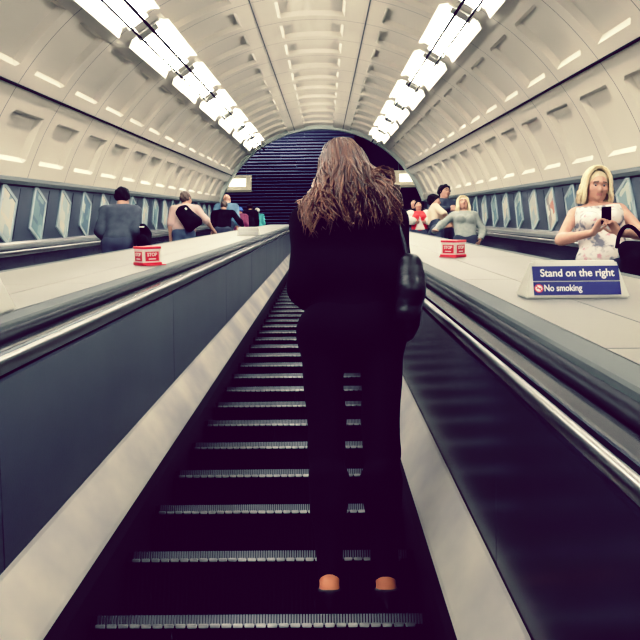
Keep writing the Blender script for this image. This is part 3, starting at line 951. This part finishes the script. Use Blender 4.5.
def long_hair(p, m, n, tip=(-.20, -.12), flare=.055, front_gap=62, seed=3, rad=.0030, wav=.010, vol=1.0, tonef=None, back=.115, clump=14, segs=16, shag=1.0, fringe=False):
    """many separate locks: from the parting over the skull, then hanging in waves; one mesh"""
    rs = random.Random(seed); hp = p['hp']; z0 = 1.60
    VV = []; FF = []; TT = []; NS = 5
    clp = [(rs.uniform(0, 6.28), rs.uniform(.6, 1.4), rs.uniform(-.02, .02), rs.uniform(-.15, .15)) for _ in range(clump*4)]
    for i in range(n):
        az = math.radians(rs.uniform(front_gap, 360-front_gap))          # 0 = face, 180 = back
        cl_ = clp[int(az/6.283*clump*3.9)]
        lay = rs.random()
        rr = (1.02 + .20*lay)*vol
        zt = rs.uniform(*tip) + .05*abs(math.sin(az*1.0))*0 + cl_[2]
        pts = []
        part_y = rs.uniform(-.055, .045)
        ph = cl_[0] + rs.uniform(-.5, .5); wv = wav*cl_[1]*(.6+.8*rs.random())
        az2 = az + cl_[3]*.5
        dx, dy = math.sin(az), math.cos(az)
        for q in range(segs+1):
            t = q/segs
            if t < .42:                                                  # over the skull
                a = t/.42*math.radians(94)
                sx, sy, sz = .079*rr, .099*rr, .096*rr
                x = dx*sx*math.sin(a); y = dy*sy*math.sin(a) - .006 + part_y*(1-math.sin(a)); z = z0 + .012 + sz*math.cos(a)
            else:
                u = (t-.42)/.58
                zz = z0 + .005 + u*(zt-.005)
                fl = flare*(u**.8)*(.55+.65*lay)
                x = dx*(.079*rr+fl); y = dy*(.099*rr+fl*.55) - .006
                x += wv*math.sin(ph + 7*u)*u**.6; y += wv*math.cos(ph*1.7 + 6*u)*u**.6
                dz = z0-zz
                ww = min(1, max(0, (z0-.05-zz)/.13)); ww = ww*ww*(3-2*ww)
                if dy < .35: y += ww*(min(y, -back+.03*(1-lay)-.02*lay)-y)*min(1, (.35-dy)/.5)
                z = zz
            pts.append(hp((x, y, z)) + V3(rs.gauss(0, .0012), rs.gauss(0, .0012), 0)*shag)
        r0 = rad*(.7+.7*rs.random())
        radii = [r0*(.8 if q < 2 else (1.25 if q < segs*.75 else 1.25-1.0*(q/segs-.75)/.25)) for q in range(segs+1)]
        V_, F_ = tube(pts, radii, NS, True)
        b = len(VV); VV += V_; FF += [tuple(b+j for j in f) for f in F_]
        base = rs.random()**1.6*.55 + .10
        for q in range(segs+1):
            tv = base + (tonef(az, q/segs, lay, rs) if tonef else .15*(q/segs))
            TT += [max(0, min(1, tv))]*NS
    me = bpy.data.meshes.new('hair'); me.from_pydata([tuple(v) for v in VV], [], FF)
    me.materials.append(m); me.polygons.foreach_set('use_smooth', [True]*len(me.polygons))
    at = me.attributes.new('tone', 'FLOAT', 'POINT'); at.data.foreach_set('value', np.array(TT, dtype=np.float32))
    me.update()
    return link('hair', me, p['root'])

def cap_under(p, m, thick=.008):
    """dark scalp volume under long locks"""
    hp = p['hp']; R = p['Rhead']; z0 = 1.60
    ps = [Pr(hp((0, -.022, z0+.012)), hp((0, -.004, z0+.014)), .088+thick, .082+thick, R@V3(1, 0, 0), 1.14),
          Pr(hp((0, -.07, z0-.04)), hp((0, -.085, z0-.16)), .075, .06, R@V3(0, 1, 0), 1.5)]
    n1 = R@V3(0, .8, -.6); c1 = float(n1@hp((0, .070, z0+.024)))
    return sdf_mesh('hair_base', ps, .009, m, p['root'], k=.03, cuts=[(n1, c1)])

def on_step(c, k, wn, u, dy=.2):
    x, y, z = P(c, S0 + k*PS, wn)
    return (u, y+dy, z+.0085)

# ---- the woman in black in front of us
def main_woman():
    p = person('person', on_step(CX, 0, W_N, .094, .135), 0, H=1.69, female=True, wide=.96, lift=.03, stance=.090, hipw=.108, slim=.022,
               head=(2, -6, -7), armL=((-.115, .21, 1.12+.03), (-.12, -.5, -1)), armR=((.135, .21, 1.12+.03), (.12, -.5, -1)), h=.008, skin='skin_warm')
    root = p['root']
    tag(root, 'woman with long brown hair in a black jacket and trousers, seen from behind', 'person')
    L = p['L']
    ex = [Pr((-.07, -.01, .93+L), (.07, -.01, .93+L), .118, ax=(0, 1, 0), kf=1.15), Pr((-.085, -.012, 1.16+L), (.085, -.012, 1.16+L), .118, ax=(0, 1, 0), kf=1.05),
          Pr((-.11, -.03, 1.32+L), (.11, -.03, 1.32+L), .098), Pr((-.05, -.02, 1.42+L), (.05, -.02, 1.42+L), .060)]
    wear(p, 'jacket', M['blackcl'], TOP_LONG, .022, zmin=.86+L, noise=folds(.006), extra=ex, k=.035, cuts=[((0, -.2, 1), 1.475+L)])
    trousers(p, M['blackcl2'], zmin=.072, dr=.013)
    for s in (-1, 1):            # heeled court shoes
        st = .090
        ps = [Pr((s*st, -.045, .034+L), (s*(st+.008), .085, .034), .040, .040), Pr((s*(st+.008), .085, .034), (s*(st+.012), .135, .030), .040, .032)]
        up_ = [q for q in ps]
        up_.append(Pr((s*st, -.064, .05+L), (s*st, -.070, .012), .022, .010))
        n = V3(0, .52, -.85)
        sdf_mesh('shoe', up_, .006, M['shoe'], root, k=.012, cuts=[((0, 0, -1), -.001), ((0, -.25, 1), .056+L)])
    def tone(az, t, lay, rs):
        d = math.degrees(az)
        red = .34*max(0, math.cos(math.radians(d-255)))*max(0, t-.3)       # reddish sheen on her left, put into the lock colour
        return red + .10*t + (.06 if rs.random() > .8 else -.03)
    cap_under(p, M['hair_dk'], .012)
    long_hair(p, M['hair_br'], 1500, tip=(-.31, -.17), flare=.070, front_gap=48, seed=4, rad=.0040, wav=.024, vol=1.06, tonef=tone, back=.135, clump=16, segs=18, shag=1.2)
    # a few loose curls standing off the right side
    VV = []; FF = []; TT = []
    rs = random.Random(9)
    for q in range(16):
        cx, cz = .135+rs.uniform(-.012, .012), 1.49+rs.uniform(-.015, .015)
        pts = []
        for i in range(13):
            a = math.radians(-150+i*26); r = .030+.004*rs.random()+.0012*i
            pts.append(p['hp']((cx+r*math.cos(a)*1.1, -.09-.003*i+rs.uniform(-.01, .01), cz+r*math.sin(a)*.9)))
        V_, F_ = tube(pts, .0022, 5); b = len(VV); VV += V_; FF += [tuple(b+j for j in f) for f in F_]; TT += [.45]*len(V_)
    me = bpy.data.meshes.new('loose_curl'); me.from_pydata([tuple(v) for v in VV], [], FF); me.materials.append(M['hair_br'])
    at = me.attributes.new('tone', 'FLOAT', 'POINT'); at.data.foreach_set('value', np.array(TT, dtype=np.float32))
    link('loose_curl', me, root)
    # shoulder bag on her right side
    bag = tag(empty('handbag', (root.location[0]+.205, root.location[1]-.06, root.location[2]+1.055)), 'shiny black leather bag hanging from the right shoulder of the woman in black', 'bag')
    bag.scale = (.92, .95, .76)
    ps = [Pr((-.02, -.08, -.12), (-.02, .09, -.12), .034), Pr((.008, -.12, -.02), (.008, .12, -.02), .040), Pr((0, -.125, .13), (0, .125, .13), .020), Pr((.008, -.11, .06), (.008, .11, .06), .032), Pr((0, -.115, .12), (-.012, -.085, -.11), .030), Pr((0, .115, .12), (-.012, .085, -.11), .030), Pr((-.005, 0, .08), (-.01, 0, -.12), .034)]
    sdf_mesh('bag_body', ps, .006, M['leather'], bag, k=.07, noise=folds(.0026, 22, 17))
    tube_obj('zip_edge', [(0, -.125, .150), (0, -.05, .155), (0, .05, .155), (0, .125, .150)], .008, M['leather'], bag)
    for y in (-.075, .085):
        pts = []
        for i in range(15):
            t = i/14
            pts.append((-.0 - .075*t**1.5, y*(1-t*.9), .14 + .46*t))
        tube_obj('strap', pts, .0085, M['leather'], bag)
    return p
M['skin_warm'] = mat('warm_skin', (.62, .22, .11), .5)
WOMAN = main_woman()
CL, CRR = CX-PITCH, CX+PITCH
GR_L, GR_R = 'riders on the left escalator', 'riders on the right escalator'

def rail_hand(p_loc, rz, H, rail_u, y_off, z_rail_off=0.0):
    """local hand target on the handrail: rail_u in world, y_off world metres ahead of the person"""
    wx, wy, wz = p_loc
    y = wy + y_off
    # rail height at this y: points with u fixed, w=-.322 -> solve s
    s = (y - .322*SI)/CO
    z = P(0, s, -.322)[2]
    v = Vector((rail_u-wx, y-wy, z-wz)); v.rotate(Matrix.Rotation(-rz, 3, 'Z'))
    return v*(1.7/H)

# ---- left escalator, backs to us
def rider_left(k, u, H, label, rz=0, dy=.2, **kw):
    loc = on_step(CL, k, W_SIDE, u, dy)
    p = person('person', loc, rz, H, **kw)
    tag(p['root'], label, 'person', GR_L)
    return p, loc

# grey sweater
loc = on_step(CL, 15, W_SIDE, -2.55)
p = person('person', loc, 0, 1.75, wide=1.0, head=(-8, 0, 0), armL=((-.14, .20, 1.06), (-.25, -.5, -1)), armR=((.14, .20, 1.04), (.25, -.5, -1)), h=.010)
tag(p['root'], 'person with short dark hair in a blue-grey sweater, nearest on the left escalator', 'person', GR_L)
wear(p, 'sweater', M['greysw'], TOP_LONG, .022, zmin=.93, noise=folds(.005, ph=1), k=.035, extra=[Pr((-.06, -.01, 1.0), (.06, -.01, 1.0), .112, ax=(0, 1, 0), kf=1.1)], cuts=[((0, -.1, 1), 1.465)])
trousers(p, M['navy']); shoes(p); short_hair(p, M['hair_dk'], .020, low=-.06)
bag = tag(empty('shoulder_bag', (loc[0]+.325, loc[1]+.02, loc[2]+.98)), 'black shoulder bag at the right side of the person in the blue-grey sweater', 'bag')
sdf_mesh('bag_body', [Pr((0, -.13, 0), (0, .13, 0), .062), Pr((0, -.12, .17), (0, .12, .17), .045), Pr((0, 0, .0), (0, 0, .12), .075)], .010, M['blackcl'], bag, k=.07, noise=folds(.005))
bm = bmesh.new(); add_box(bm, (0.0, -.192, .135), (.06, .006, .018), .002); from_bm('tag', bm, M['white'], bag)
tube_obj('strap', [(-.01+(-.13)*math.sin(i/12*math.pi/2), .06*(1-i/12)-.02, .19+.37*i/12) for i in range(13)], .014, M['blackcl'], bag)

# pink shirt with black backpack slung on
loc = on_step(CL, 24, W_SIDE, -2.46)
tr = rail_hand(loc, 0, 1.84, CL+.723, .30)
p = person('person', loc, 0, 1.82, wide=1.0, head=(4, -25, 0), armR=((tr.x, tr.y-.06, tr.z+.06), (.5, -.6, -.8)),
           handR=((.15, .95, -.15), (0, 0, -1), (-1, 0, 0), 15), h=.010, skin='skin2')
tag(p['root'], 'man with short brown hair in a pale pink shirt, right hand on the rail', 'person', GR_L)
wear(p, 'shirt', M['pink'], ('torso', 'uarmL', 'uarmR'), .022, zmin=.95, noise=folds(.005, ph=2), k=.035, extra=[Pr((-.07, -.01, 1.0), (.07, -.01, 1.0), .125, ax=(0, 1, 0), kf=1.1)], cuts=[((0, -.1, 1), 1.465)])
trousers(p, M['jean']); shoes(p); short_hair(p, M['hair_md'], .012, low=-.06)
bag = tag(empty('backpack', (loc[0]+.07, loc[1]-.225, loc[2]+1.24), (0, math.radians(-38), 0)), 'black backpack slung over the right shoulder of the man in pink', 'backpack')
sdf_mesh('bag_body', [Pr((-.10, 0, -.22), (-.08, 0, .13), .062, .055), Pr((.10, 0, -.22), (.07, 0, .13), .062, .055), Pr((-.07, -.02, -.22), (.07, -.02, -.22), .075), Pr((-.06, -.055, -.16), (.06, -.055, -.16), .05), Pr((0, -.01, -.1), (0, 0, .16), .085, .06)], .010, M['blackcl'], bag, k=.06, noise=folds(.006))
tube_obj('strap', [(-.02+.02*math.sin(t*3), .02+.16*t, .13+.10*math.sin(t*2.4)) for t in [i/10 for i in range(11)]], .016, M['blackcl'], bag)
bm = bmesh.new(); add_box(bm, (.05, -.10, .06), (.03, .006, .045), .002); from_bm('tag', bm, M['white'], bag)

# black jumper, hand on the rail
loc = on_step(CL, 35, W_SIDE, -2.42)
tr = rail_hand(loc, 0, 1.74, CL+.723, .30)
p = person('person', loc, 0, 1.74, wide=1.15, head=(-4, 12, 0), armR=((tr.x, tr.y-.06, tr.z+.06), (.5, -.6, -.8)), handR=((.1, .95, -.2), (0, 0, -1), (-1, 0, 0), 15),
           armL=((-.16, .22, 1.05), (-.3, -.4, -1)), h=.011, skin='skin2')
tag(p['root'], 'person in a black jumper with short brown hair, hand on the rail', 'person', GR_L)
wear(p, 'jumper', M['blackcl'], TOP_LONG, .022, zmin=.93, noise=folds(.005, ph=3), k=.035, cuts=[((0, -.1, 1), 1.465)])
trousers(p, M['navy']); shoes(p); short_hair(p, M['hair_md'], .012)
# bald man in blue
loc = on_step(CL, 38, W_SIDE, -2.52)
p = person('person', loc, 0, 1.97, wide=1.1, head=(0, -20, 0), h=.012, skin='skin2')
tag(p['root'], 'bald man in a blue shirt behind the person in the black jumper', 'person', GR_L)
wear(p, 'shirt', M['bluesh'], TOP_LONG, .022, zmin=.93, noise=folds(.005, ph=4), k=.035, cuts=[((0, -.1, 1), 1.465)])
trousers(p, M['navy']); shoes(p)
# three far riders
for k, u, H, m, hm, rz, lab in ((45, -2.52, 1.62, 'maroon', 'cap', 0, 'distant person in a maroon jacket and blue cap on the left escalator'),
                               (51, -2.47, 1.78, 'blackcl', 'hair_dk', 0, 'distant dark-clothed person between maroon and teal jackets'),
                               (54, -2.34, 1.62, 'teal', 'hair_wh', 0, 'distant white-haired person in a teal jacket at the top of the left escalator')):
    loc = on_step(CL, k, W_SIDE, u)
    p = person('person', loc, rz, H, wide=1.05, h=.013, skin='skin2')
    tag(p['root'], lab, 'person', GR_L)
    wear(p, 'jacket', M[m], TOP_LONG, .028, zmin=.85, noise=folds(.006, ph=k), k=.04, cuts=[((0, -.1, 1), 1.48)], extra=[Pr((-.07, -.01, .95), (.07, -.01, .95), .14, ax=(0, 1, 0), kf=1.1)])
    trousers(p, M['navy']); shoes(p)
    if hm == 'cap':
        o = short_hair(p, M['capblue'] if 'capblue' in M else M.setdefault('capblue', mat('blue_wool_cap', (.03, .07, .30), .9)), .022, low=-.02); o.name = 'cap'
    else: short_hair(p, M[hm], .018)

# ---- right escalator, facing down towards us
# blonde woman with a phone
loc = on_step(CRR, 6, W_SIDE, 1.99, .20)
Hh = 1.665
p = person('person', loc, math.pi+math.radians(-10), Hh, female=True, wide=1.02, head=(-32, 6, -6),
           armR=((.105, .225, 1.095), (1, -.25, -.6)), armL=((-.085, .235, 1.065), (-.9, -.25, -.6)),
           handR=((-.55, .35, .70), (-.70, .35, .1), (0, -.3, 1), 42), handL=((.50, .35, .70), (.70, .35, .1), (0, -.3, 1), 42), h=.007, skin='skin2')
tag(p['root'], 'blonde woman in a white floral sleeveless top looking down at her phone', 'person', GR_R)
wear(p, 'top', M['print'], ('torso',), .013, zmin=.93, noise=folds(.004, ph=1), k=.03, extra=[Pr((-.07, -.005, .99), (.07, -.005, .99), .135, ax=(0, 1, 0), kf=1.1)],
     cuts=[((0, .55, 1), 1.435), ((1, 0, .35), .155+.35*1.40), ((-1, 0, .35), .155+.35*1.40)])
trousers(p, M['navy']); shoes(p); eyes(p)
cap_under(p, M['hair_bb'], .010)
long_hair(p, M['hair_bl'], 620, tip=(-.14, -.085), flare=.016, front_gap=58, seed=8, rad=.0036, wav=.007, vol=1.12, back=.09, segs=14)
c = Vector(p['root'].location); R_ = Matrix.Rotation(p['root'].rotation_euler.z, 3, 'Z')
ph = empty('smartphone'); sc_ = Hh/1.7
pm = Matrix.Translation(c + R_ @ (Vector((.008, .318, 1.172))*sc_)) @ R_.to_4x4() @ Matrix.Rotation(math.radians(-48), 4, 'X')
ph.matrix_world = pm
tag(ph, 'dark smartphone held in both hands by the blonde woman', 'phone')
bm = bmesh.new(); add_box(bm, (0, 0, 0), (.066, .009, .130), .003); from_bm('body', bm, M['rubber'], ph)
bm = bmesh.new(); add_box(bm, (0, -.0052, 0), (.056, .001, .105)); from_bm('screen', bm, M['leather'], ph)
# her black bag hangs from her left forearm
el, wr = p['wrists'][-1]
mid = Vector(el*.55+wr*.45)*sc_
bagp = c + R_ @ mid
bag = tag(empty('handbag', (bagp.x-.045, bagp.y-.12, bagp.z-.30)), 'large black bag hanging from the left arm of the blonde woman', 'bag')
sdf_mesh('bag_body', [Pr((-.10, 0, -.12), (.16, 0, -.14), .075, .08), Pr((-.07, 0, .12), (.10, 0, .10), .055), Pr((-.02, 0, 0), (.06, 0, .0), .09)], .010, M['blackcl'], bag, k=.09, noise=folds(.006))
tube_obj('strap', [(-.10+.0*i+.10*math.sin(i/10*math.pi)-.0, 0, .13+.20*math.sin(i/10*math.pi)) if False else (-.10+.20*i/10-.03, 0, .13+.165*math.sin(i/10*math.pi)**.7) for i in range(11)], .014, M['blackcl'], bag)

# girl in a pale grey top, hand on the rail
loc = on_step(CRR, 20, W_SIDE, 2.13)
trr = rail_hand(loc, math.pi, 1.62, CRR-.723, -.24)
p = person('person', loc, math.pi, 1.62, female=True, wide=1.05, head=(0, 0, 0), armR=((trr.x, trr.y-.05, trr.z+.055), (.8, -.5, -.5)), handR=((0, .97, -.2), (0, 0, -1), (-1, 0, 0), 15),
           armL=((-.215, .05, .92), (-.7, -.6, 0)), h=.009, skin='skin2')
tag(p['root'], 'blonde woman in a pale grey long-sleeved top with one hand on the rail', 'person', GR_R)
wear(p, 'top', M['greytop'], TOP_LONG, .018, zmin=.92, noise=folds(.004, ph=5), k=.03, cuts=[((0, .35, 1), 1.46)])
trousers(p, M['navy']); shoes(p); eyes(p)
cap_under(p, M['hair_bb'], .008)
long_hair(p, M['hair_bl'], 420, tip=(-.22, -.14), flare=.02, front_gap=52, seed=12, rad=.0042, wav=.008, vol=1.06, back=.10, segs=13)

# couple behind her: man with glasses, and a dark-haired person in cream against him
loc = on_step(CRR, 25, W_SIDE, 2.19)
p = person('person', loc, math.pi+math.radians(14), 1.92, wide=1.08, head=(-14, 18, 0), armR=((.06, .27, 1.12), (1, -.3, -.4)), armL=((-.10, .26, 1.02), (-1, -.3, -.4)), h=.010, skin='skin2')
tag(p['root'], 'dark-haired man with glasses in dark clothes behind the woman in grey', 'person', GR_R)
wear(p, 'jacket', M['navy'], TOP_LONG, .024, zmin=.90, noise=folds(.005, ph=6), k=.035, cuts=[((0, .2, 1), 1.465)])
trousers(p, M['navy']); shoes(p, ); short_hair(p, M['hair_dk'], .024, low=-.03, front=.05, noise_amp=.006); eyes(p)
VV = []; FF = []
for e in p['eyes']:
    cc = e - V3(0, 0, p['L']) + V3(0, .026, -.001)
    V_, F_ = tube([p['hp'](cc + V3(.020*math.cos(a), -.004*abs(math.cos(a)), .016*math.sin(a))) for a in [2*math.pi*i/16 for i in range(17)]], .0024, 6)
    b = len(VV); VV += V_; FF += [tuple(b+j for j in f) for f in F_]
V_, F_ = tube([p['hp']((x, .108, 1.602)) for x in (-.012, 0, .012)], .0022, 6); b = len(VV); VV += V_; FF += [tuple(b+j for j in f) for f in F_]
for s in (-1, 1):
    V_, F_ = tube([p['hp']((s*.050, .100, 1.602)), p['hp']((s*.076, .06, 1.604)), p['hp']((s*.082, .0, 1.604))], .0022, 6); b = len(VV); VV += V_; FF += [tuple(b+j for j in f) for f in F_]
mesh_obj('glasses', VV, FF, M['rubber'], p['root'], True)
loc = on_step(CRR, 24, W_SIDE, 1.93, .16)
p = person('person', loc, math.radians(-80), 1.70, female=True, wide=.80, head=(-6, -10, 0), armL=((-.10, .25, 1.15), (-1, -.3, -.4)), armR=((.12, .25, 1.12), (1, -.3, -.5)), h=.010, skin='skin2')
tag(p['root'], 'dark-haired person in a cream top leaning towards the man with glasses', 'person', GR_R)
wear(p, 'top', M['cream'], ('torso', 'uarmL', 'uarmR'), .018, zmin=1.14, noise=folds(.004, ph=7), k=.03, cuts=[((0, .1, 1), 1.46)])
trousers(p, M['navy'], zmax=1.17, dr=.02); shoes(p); short_hair(p, M['hair_dk'], .022, low=-.10, front=.05)
wear(p, 'waistband', M['navy'], ('torso',), .014, zmin=.9, zmax=1.15)
# red vest over white sleeves
loc = on_step(CRR, 30, W_SIDE, 1.98)
p = person('person', loc, math.pi, 1.64, female=True, wide=1.05, head=(-14, 0, 0), armL=((-.17, .22, 1.10), (-1, -.1, .1)), armR=((.17, .22, 1.10), (1, -.1, .1)), h=.011, skin='skin2')
tag(p['root'], 'person in a red top with wide white sleeves', 'person', GR_R)
wear(p, 'red_top', M['redcl'], ('torso',), .022, zmin=.92, noise=folds(.004, ph=8), k=.03, cuts=[((0, .3, 1), 1.46)])
wear(p, 'white_sleeves', M['whitecl'], ('uarmL', 'uarmR', 'farmL', 'farmR'), .062, noise=folds(.006, ph=3), k=.04)
wear(p, 'shirt_front', M['whitecl'], ('torso',), .030, zmin=.95, k=.03, cuts=[((1, 0, .35), .35*1.28), ((-1, 0, .35), .35*1.28), ((0, -1, 0), 0)])
trousers(p, M['navy']); shoes(p); short_hair(p, M['hair_dk'], .014)
# dark figures half hidden behind the woman in black
for k, u, H, rz, lab in ((40, 2.03, 1.74, math.pi+.5, 'dark-clothed person on the right escalator beside the head of the woman in black'),
                         (34, 2.10, 1.72, math.pi-.2, 'dark-haired person in black behind the person in red')):
    loc = on_step(CRR, k, W_SIDE, u)
    p = person('person', loc, rz, H, wide=1.05, h=.012, skin='skin2')
    tag(p['root'], lab, 'person', GR_R)
    wear(p, 'jacket', M['blackcl'], TOP_LONG, .024, zmin=.90, noise=folds(.005, ph=k), k=.035, cuts=[((0, .1, 1), 1.47)])
    trousers(p, M['navy']); shoes(p); short_hair(p, M['hair_dk'], .020)
# ------------------------------------------------------------------ fill light, world, camera
def area(name, loc, rot, sx, sy, power, col):
    l = bpy.data.lights.new(name, 'AREA'); l.shape = 'RECTANGLE'; l.size = sx; l.size_y = sy
    l.energy = power; l.color = col
    o = bpy.data.objects.new(name, l); COL.objects.link(o); o.location = loc; o.rotation_euler = rot
    return o
area('slat_wall_fill', (-2.5, 31.2, zl+13.2), (math.radians(30), 0, 0), 5.5, .5, 650, (.85, .86, 1))  # unseen fill, added to bring out the slatted wall
wd = bpy.data.worlds.new('world'); scn.world = wd; wd.use_nodes = True
bg = wd.node_tree.nodes['Background']; bg.inputs['Color'].default_value = (.9, .85, .95, 1); bg.inputs['Strength'].default_value = .05
cam = bpy.data.cameras.new('camera'); co = bpy.data.objects.new('camera', cam); COL.objects.link(co)
cam.sensor_width = 36; cam.lens = 45; cam.clip_start = .05; cam.clip_end = 200
co.location = (0, 0, 0)
co.rotation_euler = (Matrix.Rotation(math.radians(.43), 3, 'Z') @ Matrix.Rotation(math.radians(90+22.52), 3, 'X') @ Matrix.Rotation(math.radians(-.4), 3, 'Z')).to_euler()
scn.camera = co
vs = scn.view_settings
scn.display_settings.display_device = 'sRGB'
vs.view_transform = 'Standard'; vs.look = 'None'; vs.exposure = 0.0; vs.gamma = 1.0
vs.use_curve_mapping = True
cm = vs.curve_mapping
def lin(v): return v/12.92 if v <= .04045 else ((v+.055)/1.055)**2.4
def setc(i, pts):
    xs = [p[0] for p in pts]; ys = [p[1] for p in pts]
    c = cm.curves[i]; N = 15
    q = [(lin(k/N), lin(float(np.interp(k/N, xs, ys)))) for k in range(N+1)]
    c.points[0].location = q[0]; c.points[1].location = q[-1]
    for p in q[1:-1]: c.points.new(*p)
setc(0, [(0, .108), (.10, .111), (.20, .145), (.30, .25), (.5, .54), (.75, .84), (.9, .945), (1, .975)])
setc(1, [(0, .0), (.10, .008), (.20, .105), (.30, .28), (.5, .55), (.75, .82), (.9, .925), (1, .97)])
setc(2, [(0, .12), (.10, .13), (.20, .205), (.30, .33), (.5, .55), (.75, .775), (.9, .865), (1, .92)])

cm.update()
